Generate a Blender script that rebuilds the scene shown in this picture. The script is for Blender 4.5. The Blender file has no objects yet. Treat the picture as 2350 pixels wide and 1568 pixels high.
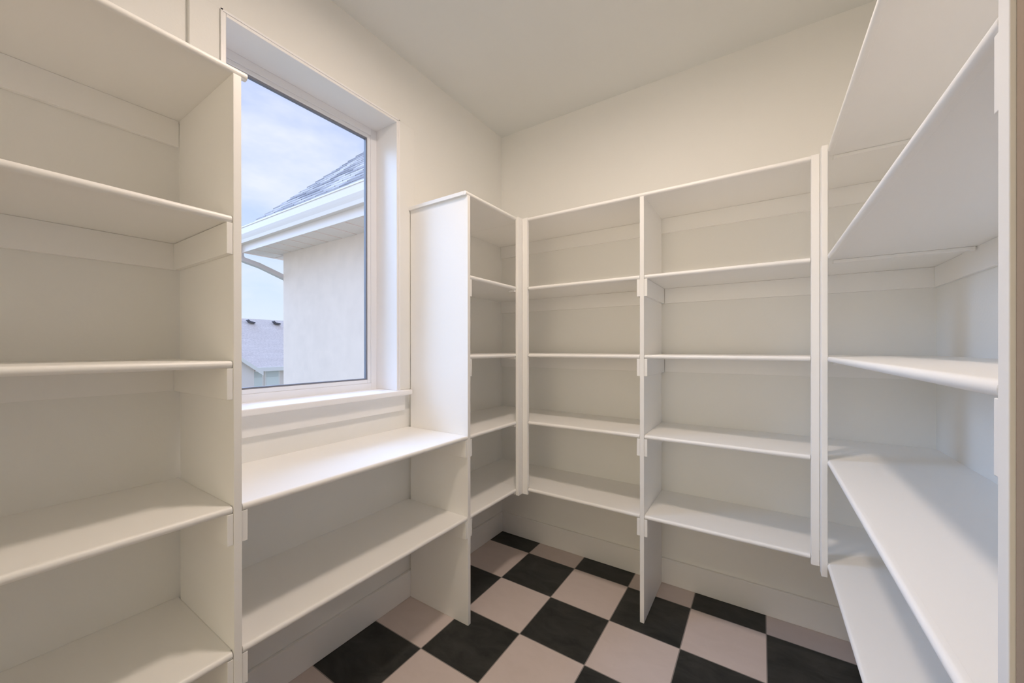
import bpy, bmesh, math, random
from mathutils import Vector, Matrix
random.seed(4)
sc = bpy.context.scene
COL = sc.collection
PI = math.pi

# ------------------------------------------------------------------ camera
def make_camera():
    yaw, pitch, roll = 0.59124, -0.00128, -0.00076
    cy, sy = math.cos(yaw), math.sin(yaw)
    r = Vector((cy, sy, 0)); fw = Vector((-sy, cy, 0)); up = Vector((0, 0, 1))
    f2 = fw*math.cos(pitch) + up*math.sin(pitch)
    u2 = up*math.cos(pitch) - fw*math.sin(pitch)
    r2 = r*math.cos(roll) + u2*math.sin(roll)
    u3 = u2*math.cos(roll) - r*math.sin(roll)
    cd = bpy.data.cameras.new('camera'); co = bpy.data.objects.new('camera', cd); COL.objects.link(co)
    cd.sensor_fit = 'HORIZONTAL'; cd.sensor_width = 36.0
    cd.lens = 882.606/2350*36.0
    cd.shift_x = 20.49/2350; cd.shift_y = 15.93/2350
    cd.clip_start = 0.02; cd.clip_end = 300
    m = Matrix.Identity(4)
    for i in range(3):
        m[i][0] = r2[i]; m[i][1] = u3[i]; m[i][2] = -f2[i]
    m.translation = Vector((1.20131, -2.0759, 1.27771))
    co.matrix_world = m
    sc.camera = co
make_camera()

# ------------------------------------------------------------------ exposure, sky, sun, lamp
sc.view_settings.view_transform = 'Standard'
sc.view_settings.look = 'None'
sc.view_settings.gamma = 1.0
sc.view_settings.use_curve_mapping = False
EXPOSURE = 0.07
HALL_POWER = 27.0
sc.view_settings.exposure = EXPOSURE
sc.cycles.max_bounces = 14
sc.cycles.diffuse_bounces = 10
sc.cycles.sample_clamp_indirect = 6.0
SKY_BASE = 0.86
SUN_POWER = 5.3
LAMP_POWER = 126.0
GLOW_POWER = 0.8
SUN_COLOR = (0.42, 0.68, 1.13)
GLOW_COLOR = (0.55, 0.78, 1.05)
HALL_COLOR = (1.12, 0.97, 0.70)
LAMP_COLOR = (1.30, 1.08, 0.92)

def sky():
    w = bpy.data.worlds.new('sky'); sc.world = w; w.use_nodes = True
    nt = w.node_tree; nt.nodes.clear(); N = nt.nodes; L = nt.links
    out = N.new('ShaderNodeOutputWorld'); bg = N.new('ShaderNodeBackground')
    tc = N.new('ShaderNodeTexCoord'); sep = N.new('ShaderNodeSeparateXYZ')
    L.new(tc.outputs['Generated'], sep.inputs[0])
    grad = N.new('ShaderNodeValToRGB')
    e = grad.color_ramp.elements
    e[0].position = 0.0; e[0].color = (0.88, 0.95, 1.0, 1)
    e[1].position = 0.55; e[1].color = (0.42, 0.55, 1.0, 1)
    m = e.new(0.16); m.color = (0.66, 0.82, 1.0, 1)
    L.new(sep.outputs[2], grad.inputs[0])
    mp = N.new('ShaderNodeMapping'); mp.inputs['Scale'].default_value = (1.6, 1.6, 4.0)
    mp.inputs['Location'].default_value = (0.35, 0.1, 0.2)
    L.new(tc.outputs['Generated'], mp.inputs[0])
    no = N.new('ShaderNodeTexNoise'); no.inputs['Scale'].default_value = 1.7; no.inputs['Detail'].default_value = 5
    no.inputs['Roughness'].default_value = 0.55
    L.new(mp.outputs[0], no.inputs['Vector'])
    cr = N.new('ShaderNodeValToRGB'); cr.color_ramp.elements[0].position = 0.40; cr.color_ramp.elements[1].position = 0.66
    cr.color_ramp.elements[0].color = (0.12, 0.12, 0.12, 1); cr.color_ramp.elements[1].color = (0.92, 0.92, 0.92, 1)
    L.new(no.outputs['Fac'], cr.inputs[0])
    mix = N.new('ShaderNodeMixRGB'); mix.inputs[2].default_value = (0.96, 0.98, 1.08, 1)
    L.new(cr.outputs[0], mix.inputs[0]); L.new(grad.outputs[0], mix.inputs[1])
    L.new(mix.outputs[0], bg.inputs[0]); bg.inputs[1].default_value = SKY_BASE * 1.15
    L.new(bg.outputs[0], out.inputs[0])
sky()

def add_sun(name, travel, angle, energy, color):
    # broad light of the bright hazy sky, travelling in through the window
    d = bpy.data.lights.new(name, 'SUN'); o = bpy.data.objects.new(name, d); COL.objects.link(o)
    d.energy = energy; d.angle = math.radians(angle); d.color = color
    o.rotation_euler = Vector(travel).normalized().to_track_quat('-Z', 'Y').to_euler()
    o.location = (-6, -2, 6)
add_sun('sun', (0.76, 0.12, -0.48), 60, SUN_POWER, SUN_COLOR)
add_sun('haze_glow', (0.80, 0.50, -0.22), 70, GLOW_POWER, GLOW_COLOR)

def add_hall_fill():
    # unseen fill light added in the next room, aimed in through the doorway
    d = bpy.data.lights.new('hall_fill_light', 'AREA'); o = bpy.data.objects.new('hall_fill_light', d); COL.objects.link(o)
    d.shape = 'RECTANGLE'; d.size = 2.2; d.size_y = 1.8; d.energy = HALL_POWER; d.color = HALL_COLOR
    o.location = (0.75, -5.3, 1.5)
    o.rotation_euler = Vector((0, 1, 0)).to_track_quat('-Z', 'Y').to_euler()
add_hall_fill()

# ------------------------------------------------------------------ materials
def srgb(*c):
    return tuple(((x/255)/12.92 if x/255 <= 0.04045 else ((x/255+0.055)/1.055)**2.4) for x in c) + (1,)

def mat(name, col, rough=0.5, bump=0.0, bscale=80.0, var=0.0, vscale=3.0, spec=0.5, metal=0.0):
    m = bpy.data.materials.new(name); m.use_nodes = True
    nt = m.node_tree; N = nt.nodes; L = nt.links
    b = N['Principled BSDF']
    b.inputs['Base Color'].default_value = tuple(col[:3]) + (1,)
    b.inputs['Roughness'].default_value = rough
    b.inputs['Specular IOR Level'].default_value = spec
    b.inputs['Metallic'].default_value = metal
    tc = N.new('ShaderNodeTexCoord')
    if var > 0:
        n = N.new('ShaderNodeTexNoise'); n.inputs['Scale'].default_value = vscale; n.inputs['Detail'].default_value = 4
        L.new(tc.outputs['Object'], n.inputs['Vector'])
        mx = N.new('ShaderNodeMixRGB')
        mx.inputs[1].default_value = tuple(c*(1-var) for c in col[:3]) + (1,)
        mx.inputs[2].default_value = tuple(min(1, c*(1+var)) for c in col[:3]) + (1,)
        L.new(n.outputs['Fac'], mx.inputs[0]); L.new(mx.outputs[0], b.inputs['Base Color'])
    if bump > 0:
        n = N.new('ShaderNodeTexNoise'); n.inputs['Scale'].default_value = bscale; n.inputs['Detail'].default_value = 3
        L.new(tc.outputs['Object'], n.inputs['Vector'])
        bp = N.new('ShaderNodeBump'); bp.inputs['Strength'].default_value = bump; bp.inputs['Distance'].default_value = 0.002
        L.new(n.outputs['Fac'], bp.inputs['Height']); L.new(bp.outputs[0], b.inputs['Normal'])
    return m

PAINT = mat('shelf_paint', (0.915, 0.905, 0.88), 0.38, 0.05, 60, 0.012, 2.0, 0.45)
WALL = mat('wall_paint', (0.87, 0.865, 0.835), 0.65, 0.12, 120, 0.012, 1.5, 0.3)
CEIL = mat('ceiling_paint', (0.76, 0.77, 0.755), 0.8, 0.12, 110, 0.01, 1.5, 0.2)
TRIM = mat('trim_paint', (0.89, 0.88, 0.86), 0.42, 0.03, 60, 0.01, 2.0, 0.45)
JAMB = mat('window_paint', (0.92, 0.91, 0.91), 0.35, 0.0, 60, 0.008, 2.0, 0.5)
VINYL = mat('white_vinyl', (0.88, 0.89, 0.92), 0.3)
GASKET = mat('grey_gasket', (0.19, 0.20, 0.24), 0.5)
STUCCO = mat('white_stucco', (0.92, 0.74, 0.62), 0.9, 1.0, 14, 0.08, 5.0, 0.2)
EAVE = mat('white_aluminium', (0.92, 0.78, 0.70), 0.5)
SPOUT = mat('grey_aluminium', (0.66, 0.58, 0.54), 0.45)
BRASS = mat('satin_nickel', (0.55, 0.53, 0.50), 0.3, metal=1.0)
GROUND = mat('dry_grass', (0.30, 0.31, 0.22), 0.95, 0.5, 4, 0.2, 0.6, 0.1)
VENTM = mat('dark_vent', (0.10, 0.10, 0.12), 0.7)

def floor_material():
    S = 0.305
    m = bpy.data.materials.new('checkered_tile'); m.use_nodes = True
    nt = m.node_tree; N = nt.nodes; L = nt.links; b = N['Principled BSDF']
    geo = N.new('ShaderNodeNewGeometry'); sep = N.new('ShaderNodeSeparateXYZ'); L.new(geo.outputs['Position'], sep.inputs[0])
    def math_(op, a, b_=None, c=None):
        n = N.new('ShaderNodeMath'); n.operation = op
        for i, v in enumerate((a, b_, c)):
            if v is None: continue
            if isinstance(v, (int, float)): n.inputs[i].default_value = v
            else: L.new(v, n.inputs[i])
        return n.outputs[0]
    gx = math_('DIVIDE', sep.outputs[0], S); gy = math_('DIVIDE', sep.outputs[1], S)
    fx = math_('FLOOR', gx); fy = math_('FLOOR', gy)
    s = math_('FLOORED_MODULO', math_('ADD', fx, fy), 2.0)      # cell (0,-1) is black -> odd sum black
    # tile joint mask
    ax = math_('SUBTRACT', 0.5, math_('ABSOLUTE', math_('SUBTRACT', math_('SUBTRACT', gx, fx), 0.5)))
    ay = math_('SUBTRACT', 0.5, math_('ABSOLUTE', math_('SUBTRACT', math_('SUBTRACT', gy, fy), 0.5)))
    j = math_('LESS_THAN', math_('MINIMUM', ax, ay), 0.0065)
    # cloudy marbling, stretched and offset per tile
    comb = N.new('ShaderNodeCombineXYZ')
    L.new(math_('ADD', sep.outputs[0], math_('MULTIPLY', fy, 1.37)), comb.inputs[0])
    L.new(math_('ADD', math_('MULTIPLY', sep.outputs[1], 1.8), math_('MULTIPLY', fx, 0.91)), comb.inputs[1])
    n1 = N.new('ShaderNodeTexNoise'); n1.inputs['Scale'].default_value = 7; n1.inputs['Detail'].default_value = 7
    n1.inputs['Roughness'].default_value = 0.65; n1.inputs['Distortion'].default_value = 0.6
    L.new(comb.outputs[0], n1.inputs['Vector'])
    dk = N.new('ShaderNodeValToRGB'); dk.color_ramp.elements[0].position = 0.3; dk.color_ramp.elements[1].position = 0.8
    dk.color_ramp.elements[0].color = (0.018, 0.020, 0.019, 1); dk.color_ramp.elements[1].color = (0.060, 0.060, 0.056, 1)
    L.new(n1.outputs['Fac'], dk.inputs[0])
    lt = N.new('ShaderNodeValToRGB'); lt.color_ramp.elements[0].position = 0.2; lt.color_ramp.elements[1].position = 0.85
    lt.color_ramp.elements[0].color = (0.66, 0.57, 0.53, 1); lt.color_ramp.elements[1].color = (0.73, 0.635, 0.60, 1)
    L.new(n1.outputs['Fac'], lt.inputs[0])
    mx = N.new('ShaderNodeMixRGB'); L.new(s, mx.inputs[0]); L.new(lt.outputs[0], mx.inputs[1]); L.new(dk.outputs[0], mx.inputs[2])
    mj = N.new('ShaderNodeMixRGB'); L.new(j, mj.inputs[0]); L.new(mx.outputs[0], mj.inputs[1])
    mj.inputs[2].default_value = (0.30, 0.265, 0.245, 1)
    L.new(mj.outputs[0], b.inputs['Base Color'])
    b.inputs['Roughness'].default_value = 0.5; b.inputs['Specular IOR Level'].default_value = 0.28
    bp = N.new('ShaderNodeBump'); bp.inputs['Strength'].default_value = 0.3; bp.inputs['Distance'].default_value = 0.001; bp.invert = True
    L.new(j, bp.inputs['Height']); L.new(bp.outputs[0], b.inputs['Normal'])
    return m
TILE = floor_material()

def shingle_material(name, c1, c2, mortar, sx, sy):
    m = bpy.data.materials.new(name); m.use_nodes = True
    nt = m.node_tree; N = nt.nodes; L = nt.links; b = N['Principled BSDF']
    uv = N.new('ShaderNodeUVMap')
    br = N.new('ShaderNodeTexBrick'); L.new(uv.outputs[0], br.inputs['Vector'])
    br.inputs['Scale'].default_value = 1.0; br.inputs['Brick Width'].default_value = sx; br.inputs['Row Height'].default_value = sy
    br.inputs['Mortar Size'].default_value = 0.006; br.inputs['Mortar Smooth'].default_value = 0.2
    br.inputs['Color1'].default_value = c1 + (1,); br.inputs['Color2'].default_value = c2 + (1,); br.inputs['Mortar'].default_value = mortar + (1,)
    no = N.new('ShaderNodeTexNoise'); no.inputs['Scale'].default_value = 9; L.new(uv.outputs[0], no.inputs['Vector'])
    mx = N.new('ShaderNodeMixRGB'); mx.blend_type = 'MULTIPLY'; mx.inputs[0].default_value = 0.35
    L.new(br.outputs['Color'], mx.inputs[1]); L.new(no.outputs['Fac'], mx.inputs[2])
    L.new(mx.outputs[0], b.inputs['Base Color']); b.inputs['Roughness'].default_value = 0.95
    b.inputs['Specular IOR Level'].default_value = 0.1
    return m
SHINGLE = shingle_material('grey_shingles', (0.32, 0.30, 0.32), (0.86, 0.78, 0.76), (0.10, 0.09, 0.10), 0.31, 0.14)
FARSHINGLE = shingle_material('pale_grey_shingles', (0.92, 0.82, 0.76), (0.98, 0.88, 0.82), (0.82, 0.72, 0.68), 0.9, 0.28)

def glass_material():
    m = bpy.data.materials.new('clear_glass'); m.use_nodes = True
    nt = m.node_tree; N = nt.nodes; L = nt.links; N.clear()
    o = N.new('ShaderNodeOutputMaterial'); t = N.new('ShaderNodeBsdfTransparent'); g = N.new('ShaderNodeBsdfGlossy')
    t.inputs[0].default_value = (0.97, 0.98, 1.0, 1); g.inputs['Roughness'].default_value = 0.02
    fr = N.new('ShaderNodeFresnel'); fr.inputs[0].default_value = 1.45
    ge = N.new('ShaderNodeNewGeometry'); inv = N.new('ShaderNodeMath'); inv.operation = 'SUBTRACT'; inv.inputs[0].default_value = 1.0
    L.new(ge.outputs['Backfacing'], inv.inputs[1])          # only the outer skin of the pane reflects
    mu = N.new('ShaderNodeMath'); mu.operation = 'MULTIPLY'; L.new(fr.outputs[0], mu.inputs[0]); L.new(inv.outputs[0], mu.inputs[1])
    mx = N.new('ShaderNodeMixShader'); L.new(mu.outputs[0], mx.inputs[0]); L.new(t.outputs[0], mx.inputs[1]); L.new(g.outputs[0], mx.inputs[2])
    L.new(mx.outputs[0], o.inputs[0])
    return m
GLASS = glass_material()
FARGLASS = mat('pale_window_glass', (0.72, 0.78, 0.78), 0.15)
FARSHADE = mat('white_roller_shade', (0.88, 0.95, 0.93), 0.7)

def bulb_material():
    m = bpy.data.materials.new('lit_opal_glass'); m.use_nodes = True
    b = m.node_tree.nodes['Principled BSDF']
    b.inputs['Base Color'].default_value = (0.9, 0.88, 0.84, 1)
    b.inputs['Emission Color'].default_value = LAMP_COLOR + (1,)
    b.inputs['Emission Strength'].default_value = LAMP_POWER
    return m
BULB = bulb_material()

# ------------------------------------------------------------------ mesh helpers
def add_box(bm, x0, x1, y0, y1, z0, z1):
    vs = [bm.verts.new((x, y, z)) for x in (x0, x1) for y in (y0, y1) for z in (z0, z1)]
    for q in ((0,1,3,2),(4,6,7,5),(0,4,5,1),(2,3,7,6),(0,2,6,4),(1,5,7,3)):
        bm.faces.new([vs[i] for i in q])

def add_prism(bm, pts, axis, a, b):
    """extrude a 2-D outline along an axis; pts are the two other coordinates in order"""
    def P(p, t):
        if axis == 'x': return (t, p[0], p[1])
        if axis == 'y': return (p[0], t, p[1])
        return (p[0], p[1], t)
    A = [bm.verts.new(P(p, a)) for p in pts]; B = [bm.verts.new(P(p, b)) for p in pts]
    bm.faces.new(A[::-1]); bm.faces.new(B)
    n = len(pts)
    for i in range(n):
        bm.faces.new([A[i], A[(i+1) % n], B[(i+1) % n], B[i]])

def link(name, bm, m, parent=None, bevel=0.0, seg=2, smooth=False):
    bmesh.ops.recalc_face_normals(bm, faces=bm.faces)
    me = bpy.data.meshes.new(name); bm.to_mesh(me); bm.free()
    me.materials.append(m)
    o = bpy.data.objects.new(name, me); COL.objects.link(o)
    if parent is not None: o.parent = parent
    if smooth:
        for p in me.polygons: p.use_smooth = True
    if bevel > 0:
        md = o.modifiers.new('bevel', 'BEVEL'); md.width = bevel; md.segments = seg; md.limit_method = 'ANGLE'
        md.angle_limit = math.radians(40)
        for p in me.polygons: p.use_smooth = True
        wn = o.modifiers.new('normals', 'WEIGHTED_NORMAL'); wn.keep_sharp = False
    return o

def box(name, m, parent, x0, x1, y0, y1, z0, z1, bevel=0.0):
    bm = bmesh.new(); add_box(bm, min(x0,x1), max(x0,x1), min(y0,y1), max(y0,y1), min(z0,z1), max(z0,z1))
    return link(name, bm, m, parent, bevel)

def thing(name, label, cat, group=None):
    o = bpy.data.objects.new(name, None); COL.objects.link(o); o.empty_display_size = 0.1
    o['label'] = label; o['category'] = cat
    if group: o['group'] = group
    return o
def structure(o):
    o['kind'] = 'structure'; return o

# ------------------------------------------------------------------ key dimensions (metres)
WX0, WX1 = -0.311, 1.781          # window wall / right wall
WY1, WY0 = 0.160, -2.62           # back wall / front wall (behind the camera)
H = 2.751
XS, YS, XF = 0.0835, -0.236, 1.398  # front planes of the left, back and right shelving
Z = [1.616, 1.245, 0.873, 0.501]; ZT = 1.998
T = 0.0175                        # board thickness
PT = 0.019                        # panel thickness
P0, P1, P2, P4 = -1.6445, -0.701, 0.732, -1.500
CT, CH = 0.014, 0.080             # cleat thickness / height

# ------------------------------------------------------------------ room shell
box('floor', TILE, None, WX0-0.15, WX1+0.15, WY0-0.12, WY1+0.15, -0.1, 0.0)['kind'] = 'structure'
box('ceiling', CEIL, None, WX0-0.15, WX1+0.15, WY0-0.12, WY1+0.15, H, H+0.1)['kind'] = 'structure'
OAK = mat('oak_boards', (0.42, 0.32, 0.22), 0.5, 0.1, 30, 0.1, 4.0)
box('floor_hall', OAK, None, -1.6, 3.1, -5.6, WY0-0.12, -0.1, 0.0)['kind'] = 'structure'
box('ceiling_hall', CEIL, None, -1.6, 3.1, -5.6, WY0-0.12, H, H+0.1)['kind'] = 'structure'
box('wall_back', WALL, None, WX0-0.15, WX1+0.15, WY1, WY1+0.15, 0, H)['kind'] = 'structure'
box('wall_right', WALL, None, WX1, WX1+0.15, WY0, WY1, 0, H)['kind'] = 'structure'
bm = bmesh.new()                      # doorway to the next room, behind the camera
DX0, DX1, DZ = 0.12, 1.36, 2.12
add_box(bm, WX0-0.15, DX0, WY0-0.12, WY0, 0, H); add_box(bm, DX1, WX1+0.15, WY0-0.12, WY0, 0, H); add_box(bm, DX0, DX1, WY0-0.12, WY0, DZ, H)
link('wall_front', bm, WALL)['kind'] = 'structure'
TAN = mat('plain_tan', (0.36, 0.275, 0.20), 0.7, 0.15, 90, 0.05, 3.0, 0.2)  # plain dark tan for the short stub beside the right side panel
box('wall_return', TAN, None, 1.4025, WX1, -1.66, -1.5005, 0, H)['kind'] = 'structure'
bm = bmesh.new()                      # the next room
add_box(bm, -1.6, -1.5, -5.5, WY0-0.12, 0, H); add_box(bm, 3.0, 3.1, -5.5, WY0-0.12, 0, H); add_box(bm, -1.6, 3.1, -5.6, -5.5, 0, H)
link('wall_hall', bm, WALL)['kind'] = 'structure'
# window wall with its opening
OY0, OY1, OZ0, OZ1 = -1.533, -0.777, 1.050, 2.407
WT = 0.21
bm = bmesh.new()
add_box(bm, WX0-WT, WX0, WY0, OY0, 0, H)
add_box(bm, WX0-WT, WX0, OY1, WY1, 0, H)
add_box(bm, WX0-WT, WX0, OY0, OY1, 0, OZ0)
add_box(bm, WX0-WT, WX0, OY0, OY1, OZ1, H)
link('wall_left', bm, WALL)['kind'] = 'structure'

BH, BT = 0.134, 0.016
structure(box('baseboard_back', TRIM, None, WX0+BT, WX1-BT, WY1-BT, WY1, 0, BH, 0.003))
structure(box('baseboard_left', TRIM, None, WX0, WX0+BT, WY0, WY1, 0, BH, 0.003))
structure(box('baseboard_right', TRIM, None, WX1-BT, WX1, WY0, WY1, 0, BH, 0.003))

# ------------------------------------------------------------------ window
win = bpy.data.objects.new('window_1', None); COL.objects.link(win); structure(win)
FX = -0.446                                   # inner face of the vinyl frame
bm = bmesh.new()                              # jamb liner: head and both sides, its edge proud of the wall
JT = 0.014; JX = WX0 + 0.019
add_box(bm, FX-0.032, JX, OY1-JT, OY1, 1.068, OZ1)
add_box(bm, FX-0.032, JX, OY0, OY0+JT, 1.068, OZ1)
add_box(bm, FX-0.032, JX, OY0+JT, OY1-JT, OZ1-JT, OZ1)
link('jamb', bm, JAMB, win, 0.0025)
# rounded bead running round the jamb edge
bm = bmesh.new()
def bead(bm, x, y0, y1, z0, z1, w=0.006):
    add_box(bm, x, x+0.004, y0, y1, z0, z1)
bead(bm, JX, OY1-0.004, OY1+0.004, 1.068, OZ1+0.004); bead(bm, JX, OY0-0.004, OY0+0.004, 1.068, OZ1+0.004)
bead(bm, JX, OY0-0.004, OY1+0.004, OZ1-0.004, OZ1+0.004)
link('jamb_bead', bm, JAMB, win, 0.0015)
def ring(name, m, x0, x1, inset, width, bottom, bevel=0.002):
    ya, yb, za, zb = OY0+JT+inset, OY1-JT-inset, bottom+inset, OZ1-JT-inset
    bm = bmesh.new()
    add_box(bm, x0, x1, ya, ya+width, za, zb); add_box(bm, x0, x1, yb-width, yb, za, zb)
    add_box(bm, x0, x1, ya+width, yb-width, za, za+width); add_box(bm, x0, x1, ya+width, yb-width, zb-width, zb)
    return link(name, bm, m, win, bevel)
ring('window_frame', VINYL, FX-0.032, FX, 0.0, 0.034, 1.0655)
ring('sash', VINYL, FX-0.028, FX-0.004, 0.034, 0.018, 1.0655)
ring('gasket', GASKET, FX-0.024, FX-0.009, 0.052, 0.007, 1.0655, 0.0)
box('glass_pane', GLASS, win, FX-0.019, FX-0.015, OY0+JT+0.0585, OY1-JT-0.0585, 1.0655+0.0585, OZ1-JT-0.0585)
# stool, apron, side casings
bm = bmesh.new()
add_prism(bm, [(FX-0.06, -1.55), (FX-0.06, -0.776), (WX0, -0.776), (WX0, -0.716), (-0.262, -0.716), (-0.262, -1.620), (WX0, -1.620), (WX0, -1.55)], 'z', 1.043, 1.068)
link('window_stool', bm, JAMB, win, 0.005, 3)
box('apron', TRIM, win, WX0, WX0+0.016, -1.605, -0.735, 0.963, 1.043, 0.003)
bm = bmesh.new()
add_prism(bm, [(OY1, 1.068), (-0.7012, 1.068), (-0.7012, 2.003), (-0.671, 2.003), (-0.671, 2.410), (OY1, 2.410)], 'x', WX0, WX0+0.016)
link('casing', bm, WALL, win, 0.003)
box('casing', WALL, win, WX0, WX0+0.016, -1.620, OY0, 1.068, 2.410, 0.003)

# ------------------------------------------------------------------ shelving helpers
NW = 0.016                                        # depth of the rounded nosing
def nosing_pts(front, z, sgn):
    """profile of a bullnose strip, sgn = direction in which the front faces"""
    h = 0.0185; r = h/2; pts = [(front - sgn*NW, z), (front - sgn*r*0.9, z)]
    for k in range(1, 8):
        a = PI/2 - k*PI/8
        pts.append((front - sgn*(r*0.9) + sgn*r*0.9*math.cos(a), z - r + r*math.sin(a)))
    pts += [(front - sgn*r*0.9, z-h), (front - sgn*NW, z-h)]
    return pts
def nosing(parent, axis, front, z, a, b, sgn):
    bm = bmesh.new()
    add_prism(bm, nosing_pts(front, z, sgn), axis, a, b)
    o = link('nosing', bm, PAINT, parent)
    md = o.modifiers.new('edges', 'BEVEL'); md.width = 0.0006; md.segments = 1; md.limit_method = 'ANGLE'; md.angle_limit = 1.0
    for p in o.data.polygons: p.use_smooth = len(p.vertices) == 4
    o.data.set_sharp_from_angle(angle=math.radians(35))
    return o
def shelf_y(unit, x0, x1, y0, y1, z, front, sgn, ny0=None, ny1=None):
    """shelf whose front edge runs along Y"""
    s = box('shelf', PAINT, unit, x0, x1, y0, y1, z-T, z)
    nosing(s, 'y', front, z, y0 if ny0 is None else ny0, y1 if ny1 is None else ny1, sgn)
    return s
def shelf_x(unit, x0, x1, y0, y1, z, nx0=None, nx1=None):
    s = box('shelf', PAINT, unit, x0, x1, y0, y1, z-T, z)
    nosing(s, 'x', YS, z, x0 if nx0 is None else nx0, x1 if nx1 is None else nx1, -1)
    return s
def cleat(unit, x0, x1, y0, y1, ztop, h=CH):
    return box('cleat', PAINT, unit, x0, x1, y0, y1, ztop-h, ztop, 0.0012)
GR = 'built-in white pantry shelving'

# ------------------------------------------------------------------ left unit (nearest the camera, left edge of the photo)
YE = -2.50
lu = thing('shelving_unit', 'tall white shelving unit filling the left edge, on the near side of the window', 'shelving', GR)
box('side_panel', PAINT, lu, WX0+BT, XS, P0, P0+PT, 0, ZT-T, 0.0015)
box('side_panel', PAINT, lu, WX0+BT, XS, YE-PT, YE, 0, ZT-T, 0.0015)
shelf_y(lu, WX0+0.0005, XS-NW, YE-PT-0.01, -1.6215, ZT, XS+0.001, 1, None, -1.611)
for z in Z:
    shelf_y(lu, WX0+0.0005, XS-NW, YE+0.0005, P0-0.0005, z, XS-0.0005, 1, YE+0.002, P0-0.0022)
    cleat(lu, WX0+CT+0.0005, XS-0.002, P0-CT, P0-0.0003, z-0.0188)
    cleat(lu, WX0+CT+0.0005, XS-0.002, YE+0.0003, YE+CT, z-0.0188)
    cleat(lu, WX0+0.0005, WX0+CT, YE+0.0005, P0-0.0005, z-T-0.0003)
cleat(lu, WX0+0.0005, WX0+CT, YE+0.0005, P0-0.0005, ZT-T-0.0003)

# ------------------------------------------------------------------ low bench shelves under the window
bu = thing('window_shelves', 'pair of long low white shelves under the window, the upper one brightly lit', 'shelving')
ya, yb = P0+PT, P1
for z in Z[2:]:
    shelf_y(bu, WX0+0.0005, XS-NW, ya+0.0005, yb-0.0005, z, XS-0.0005, 1, ya+0.002, yb-0.0012)
    cleat(bu, WX0+CT+0.0005, XS-0.002, ya+0.0003, ya+CT, z-0.0188)
    cleat(bu, WX0+CT+0.0005, XS-0.002, yb-CT, yb-0.0003, z-0.0188)
    cleat(bu, WX0+0.0005, WX0+CT, ya+CT, yb-CT, z-T-0.0003)

# ------------------------------------------------------------------ narrow unit between window and corner
nu = thing('corner_shelving', 'narrow white shelving with a tall bright side panel between window and room corner', 'shelving', GR)
bm = bmesh.new()
add_prism(bm, [(WX0+BT, 0), (XS, 0), (XS, ZT-T), (WX0+0.0165, ZT-T)], 'y', P1, P1+PT)
link('side_panel', bm, PAINT, nu, 0.0012)
yb = YS
s = box('shelf', PAINT, nu, WX0+0.017, XS-NW, -0.713, YS-0.0005, ZT-T, ZT, 0.001)
nosing(s, 'y', XS+0.001, ZT, -0.713, -0.276, 1)
for z in Z:
    shelf_y(nu, WX0+0.0005, XS-NW, P1+PT+0.0005, YS-0.0005, z, XS-0.0005, 1, P1+PT+0.0012, -0.2805)
    cleat(nu, WX0+CT+0.0005, XS-0.002, P1+PT+0.0003, P1+PT+CT, z-0.0188)
    cleat(nu, WX0+0.0005, WX0+CT, P1+PT+CT, YS-0.0005, z-T-0.0003)
    # ledger carrying the joint with the back shelves
    box('ledger', PAINT, nu, XS-0.045, XS-0.007, YS-0.052, YS-0.0015, z-T-0.0125, z-T-0.0004, 0.001)
    box('front_filler', PAINT, nu, XS-NW, XS-0.0062, -0.2805, YS-0.0005, z-T, z)
cleat(nu, WX0+0.0005, WX0+CT, P1+PT+0.001, YS-0.0005, ZT-T-0.0003)
# corner post: two narrow boards meeting in the angle of the walkway
box('corner_post', PAINT, nu, XS-0.006, XS+0.013, -0.2800, YS-0.0005, Z[3]-0.036, ZT-0.001, 0.0025)

# ------------------------------------------------------------------ back unit
ku = thing('back_shelving', 'wide white shelving across the back wall, split by a floor-standing divider panel', 'shelving', GR)
box('divider_panel', PAINT, ku, P2, P2+PT, YS, WY1-BT, 0, ZT-T, 0.0015)
PBL, PBR = 0.130, 1.356            # faces of the corner boards along the back plane
s = box('shelf', PAINT, ku, WX0+0.0005, WX1-0.0005, YS+NW, WY1-0.0005, ZT-T, ZT)
nosing(s, 'x', YS-0.001, ZT, PBL, PBR, -1)
box('front_filler', PAINT, s, WX0+0.0005, PBL, YS, YS+NW, ZT-T, ZT)
box('front_filler', PAINT, s, PBR, WX1-0.0005, YS, YS+NW, ZT-T, ZT)
for z in Z:
    for (a, b, na, nb) in ((WX0+0.0005, P2-0.0005, PBL+0.0005, P2-0.001), (P2+PT+0.0005, WX1-0.0005, P2+PT+0.001, PBR-0.0005)):
        s = box('shelf', PAINT, ku, a, b, YS+NW, WY1-0.0005, z-T, z)
        nosing(s, 'x', YS+0.0005, z, na, nb, -1)
        if a < 0: box('front_filler', PAINT, s, a, PBL, YS, YS+NW, z-T, z)
        else: box('front_filler', PAINT, s, PBR, b, YS, YS+NW, z-T, z)
    cleat(ku, P2-CT, P2-0.0003, YS+0.002, WY1-CT-0.001, z-0.0188)
    cleat(ku, P2+PT+0.0003, P2+PT+CT, YS+0.002, WY1-CT-0.001, z-0.0188)
    cleat(ku, WX0+0.0005, P2-CT-0.001, WY1-CT, WY1-0.0005, z-T-0.0003)
    cleat(ku, P2+PT+CT+0.001, WX1-0.0005, WY1-CT, WY1-0.0005, z-T-0.0003)
    cleat(ku, WX1-0.009, WX1-0.0005, -0.1205, WY1-CT-0.001, z-T-0.0003)
    box('ledger', PAINT, ku, 1.420, WX1-CT-0.004, YS-0.0010, YS+0.018, z-T-0.0125, z-T-0.0004, 0.001)
cleat(ku, WX0+0.0005, WX1-0.0005, WY1-CT, WY1-0.0005, ZT-T-0.0003)
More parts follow.
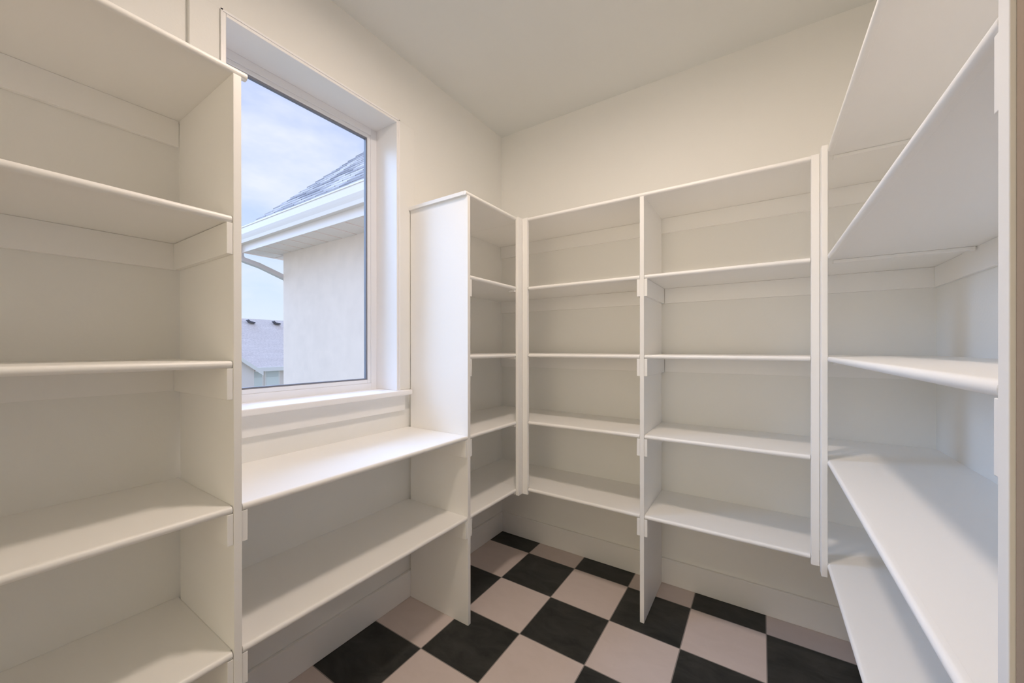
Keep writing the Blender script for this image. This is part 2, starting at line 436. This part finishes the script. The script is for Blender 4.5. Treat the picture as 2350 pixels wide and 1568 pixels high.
box('ledger', PAINT, ku, 1.420, WX1-CT-0.004, YS-0.0010, YS+0.018, ZT-T-0.0125, ZT-T-0.0004, 0.001)
box('corner_post', PAINT, ku, XS+0.0135, PBL, YS-0.003, YS+0.016, Z[3]-0.036, ZT-0.001, 0.0025)
box('corner_post', PAINT, ku, PBR, 1.3815, YS-0.003, YS+0.016, Z[3]-0.036, ZT-0.001, 0.0025)

# ------------------------------------------------------------------ right unit
ru = thing('right_shelving', 'tall white shelving along the right wall, its near side panel edging the photo', 'shelving', GR)
box('side_panel', PAINT, ru, XF, WX1-BT, P4, P4+0.021, 0, 2.14, 0.0015)
box('corner_post', PAINT, ru, 1.382, 1.4005, -0.2800, YS-0.0035, Z[3]-0.052, ZT+0.010, 0.0025)
for z in [ZT]+Z:
    shelf_y(ru, XF+NW, WX1-0.0005, P4+0.0215, YS-0.0005, z, XF+0.0005, -1, P4+0.024, -0.2805)
    cleat(ru, XF+0.002, WX1-CT-0.001, P4+0.0213, P4+0.021+CT, z-0.0188)
    cleat(ru, WX1-CT, WX1-0.0005, P4+0.0213, -0.121, z-T-0.0003)
    box('front_filler', PAINT, ru, 1.4007, XF+NW, -0.2805, YS-0.0005, z-T, z)

# ------------------------------------------------------------------ ceiling lamp (above the walkway, out of frame)
lamp = thing('ceiling_lamp', 'flat round flush ceiling lamp with a lit diffuser above the middle of the walkway', 'lamp')
LX, LY = 0.735, -1.23
def lathe(name, prof, m, parent, n=40):
    bm = bmesh.new(); rings = []
    for r, z in prof:
        rings.append([bm.verts.new((LX + r*math.cos(2*PI*k/n), LY + r*math.sin(2*PI*k/n), z)) for k in range(n)])
    for a, b in zip(rings, rings[1:]):
        for k in range(n): bm.faces.new([a[k], a[(k+1) % n], b[(k+1) % n], b[k]])
    bm.faces.new(rings[0]); bm.faces.new(rings[-1][::-1])
    return link(name, bm, m, parent, smooth=True)
lathe('canopy', [(0.125, H-0.001), (0.125, H-0.016), (0.118, H-0.022), (0.104, H-0.022), (0.100, H-0.012)], VINYL, lamp)
lathe('diffuser', [(0.0995, H-0.013), (0.0985, H-0.016)], BULB, lamp)

# ------------------------------------------------------------------ outside: the wing of the house
wing = thing('house_wing', 'white stucco house wing with overhanging eave and shingle roof outside the window', 'house')
WYY, WXC, SZ, OV = 1.50, -6.00, 2.985, 0.46
box('stucco_wall', STUCCO, wing, WXC, -0.6, WYY, WYY+4, -3.2, SZ)
EX, EY = WXC-OV, WYY-OV
# soffit of ribbed panels: real steps between the panels
bm = bmesh.new()
x = EX
while x < -0.8:
    add_box(bm, x+0.030, x+0.36, EY, WYY+0.05, SZ, SZ+0.02)
    x += 0.372
add_box(bm, EX, -0.6, EY, WYY+0.05, SZ+0.014, SZ+0.03)
y = WYY+0.05
while y < WYY+4:
    add_box(bm, EX, WXC+0.05, y+0.030, y+0.36, SZ, SZ+0.02); y += 0.372
add_box(bm, EX, WXC+0.05, WYY, WYY+4.4, SZ+0.014, SZ+0.03)
link('soffit', bm, EAVE, wing)
bm = bmesh.new()
add_box(bm, EX-0.02, -0.6, EY-0.02, EY, SZ-0.01, SZ+0.22)
add_box(bm, EX-0.02, EX, EY, WYY+4.4, SZ-0.01, SZ+0.22)
link('fascia', bm, EAVE, wing, 0.004)
# ogee gutter along both eaves
gp = [(0, 0.0), (-0.075, 0.0), (-0.085, 0.05), (-0.10, 0.09), (-0.113, 0.13), (-0.117, 0.20), (-0.117, 0.225), (-0.127, 0.232), (-0.127, 0.250), (-0.105, 0.250), (-0.105, 0.22), (-0.006, 0.22), (0, 0.25)]
GZ = SZ+0.12
bm = bmesh.new()
add_prism(bm, [(EY-0.02+p, GZ+q) for p, q in gp], 'x', EX-0.14, -0.6)
link('gutter', bm, EAVE, wing)
bm = bmesh.new()
add_prism(bm, [(EX-0.02+p, GZ+q) for p, q in gp], 'y', EY-0.14, WYY+4.4)
link('gutter', bm, EAVE, wing)
# hip roof, laid in overlapping courses
PITCH = 1.08
bm = bmesh.new(); uvl = bm.loops.layers.uv.new('UVMap')
def course(side, k):
    d0, d1 = k*0.10, (k+1)*0.10+0.012
    z0, z1 = GZ+0.245+d0*PITCH, GZ+0.245+d1*PITCH
    x0, x1 = EX-0.06+d0, EX-0.06+d1; y0, y1 = EY-0.06+d0, EY-0.06+d1
    lift = 0.02
    if side == 0:
        pts = [(x0, y0, z0+lift), (-0.6, y0, z0+lift), (-0.6, y1, z1), (x1, y1, z1)]; edge = [(x0, y0, z0-0.01), (-0.6, y0, z0-0.01)]
    else:
        pts = [(x0, y0, z0+lift), (x0, WYY+4.4, z0+lift), (x1, WYY+4.4, z1), (x1, y1, z1)]; edge = [(x0, y0, z0-0.01), (x0, WYY+4.4, z0-0.01)]
    v = [bm.verts.new(p) for p in pts]; e = [bm.verts.new(p) for p in edge]
    f = bm.faces.new(v); g = bm.faces.new([e[0], e[1], v[1], v[0]])
    for ff in (f, g):
        for l in ff.loops:
            co = l.vert.co
            l[uvl].uv = ((co.x if side == 0 else co.y) + k*0.113, k*0.14 + (0.02 if l.vert in v[:2] or l.vert in e else 0.125))
for k in range(28):
    course(0, k); course(1, k)
link('shingle_roof', bm, SHINGLE, wing)
bm = bmesh.new()                     # solid deck under the shingles
A = [(EX, EY), (-0.6, EY), (-0.6, EY+2.9), (EX+2.9, EY+2.9)]
vb = [bm.verts.new((EX, EY, SZ+0.2)), bm.verts.new((-0.6, EY, SZ+0.2)), bm.verts.new((-0.6, EY+2.9, SZ+0.2+2.5*PITCH)), bm.verts.new((EX+2.9, EY+2.9, SZ+0.2+2.5*PITCH)), bm.verts.new((EX, EY+5.8, SZ+0.2))]
bm.faces.new(vb[:4]); bm.faces.new([vb[0], vb[3], vb[4]])
link('roof_deck', bm, SPOUT, wing)

def tube_path(bm, pts, w, d):
    """rectangular pipe along a poly-line"""
    rings = []
    for i, p in enumerate(pts):
        p = Vector(p)
        t = (Vector(pts[min(i+1, len(pts)-1)]) - Vector(pts[max(i-1, 0)])).normalized()
        s = t.cross(Vector((1, 0, 0)))
        if s.length < 0.05: s = t.cross(Vector((0, 1, 0)))
        s.normalize(); q = t.cross(s).normalized()
        rings.append([bm.verts.new(p + s*a*d/2 + q*b*w/2) for a, b in ((-1,-1),(1,-1),(1,1),(-1,1))])
    for a, b in zip(rings, rings[1:]):
        for k in range(4): bm.faces.new([a[k], a[(k+1) % 4], b[(k+1) % 4], b[k]])
    bm.faces.new(rings[0]); bm.faces.new(rings[-1][::-1])
bm = bmesh.new()
tube_path(bm, [(EX-0.05, EY-0.03, GZ+0.02), (EX-0.05, EY-0.03, SZ-0.06), (EX-0.03, EY+0.01, SZ-0.13), (EX+0.12, EY+0.20, SZ-0.215), (WXC-0.06, WYY+0.05, SZ-0.42), (WXC-0.05, WYY+0.10, SZ-0.52), (WXC-0.05, WYY+0.10, -3.1)], 0.085, 0.085)
link('downspout', bm, SPOUT, wing, 0.01)

# ------------------------------------------------------------------ outside: the far house
far = thing('neighbor_house', 'distant white house with pale grey shingle roof seen low in the window', 'house')
HX = -25.0
bm = bmesh.new()
add_box(bm, HX-9, HX, 2.0, 20.0, -6.2, -0.05)
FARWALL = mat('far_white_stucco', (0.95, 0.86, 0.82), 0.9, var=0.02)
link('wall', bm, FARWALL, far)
def roof_plane(bm, uvl, quad, flip=False):
    v = [bm.verts.new(p) for p in quad]; f = bm.faces.new(v)
    for l, q in zip(f.loops, quad): l[uvl].uv = (q[1], math.hypot(q[0]-HX, q[2]))
    return v
bm = bmesh.new(); uvl = bm.loops.layers.uv.new('UVMap')
ex = HX+0.5; RZ = 3.40
roof_plane(bm, uvl, [(ex, 0.5, 0.03), (ex, 21, 0.03), (HX-4.5, 21, RZ), (HX-4.5, 0.5, RZ)])
roof_plane(bm, uvl, [(HX-9.5, 0.5, 0.03), (HX-4.5, 0.5, RZ), (HX-4.5, 21, RZ), (HX-9.5, 21, 0.03)])
# cross gable coming towards the viewer on the left
GY, GW = 6.2, 2.40
gx = HX+1.3
roof_plane(bm, uvl, [(gx+0.3, GY+GW+0.35, -0.12), (gx+0.3, GY, 1.97), (HX-2.6, GY, 1.97), (HX+0.3, GY+GW+0.35, -0.12)])
roof_plane(bm, uvl, [(gx+0.3, GY, 1.97), (gx+0.3, GY-GW-0.35, -0.12), (HX+0.3, GY-GW-0.35, -0.12), (HX-2.6, GY, 1.97)])
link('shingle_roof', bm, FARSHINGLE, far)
bm = bmesh.new()
add_prism(bm, [(GY-GW, -6.2), (GY+GW, -6.2), (GY+GW, 0.02), (GY, 1.84), (GY-GW, 0.02)], 'x', HX, gx)
link('gable_wall', bm, FARWALL, far)
FARTRIM = mat('bright_white_trim', (0.95, 0.93, 0.90), 0.5)
bm = bmesh.new()
add_prism(bm, [(GY, 1.98), (GY+GW+0.38, -0.13), (GY+GW+0.38, -0.36), (GY, 1.75)], 'x', gx+0.25, gx+0.32)
add_prism(bm, [(GY, 1.98), (GY-GW-0.38, -0.13), (GY-GW-0.38, -0.36), (GY, 1.75)], 'x', gx+0.25, gx+0.32)
link('rake_board', bm, FARTRIM, far)
box('eave_board', FARTRIM, far, ex-0.02, ex+0.12, GY+GW+0.35, 21, -0.16, 0.09)
for yv in (10.35, 12.08):
    bm = bmesh.new()
    add_prism(bm, [(yv, 3.26), (yv+0.14, 3.10), (yv+0.50, 3.04), (yv+0.52, 3.13), (yv+0.20, 3.19), (yv+0.08, 3.30)], 'x', HX-4.05, HX-3.75)
    link('roof_vent', bm, VENTM, far)
for (a, b) in ((8.93, 9.56), (9.82, 10.56), (11.6, 12.3)):
    f = box('window', FARTRIM, far, HX-0.02, HX+0.10, a-0.10, b+0.10, -1.40, -0.12)
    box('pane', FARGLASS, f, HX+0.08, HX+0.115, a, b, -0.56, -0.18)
    box('roller_shade', FARSHADE, f, HX+0.08, HX+0.112, a, b, -1.30, -0.57)

bm = bmesh.new(); add_box(bm, -70, 30, -50, 70, -6.4, -6.2)
structure(link('ground', bm, GROUND))
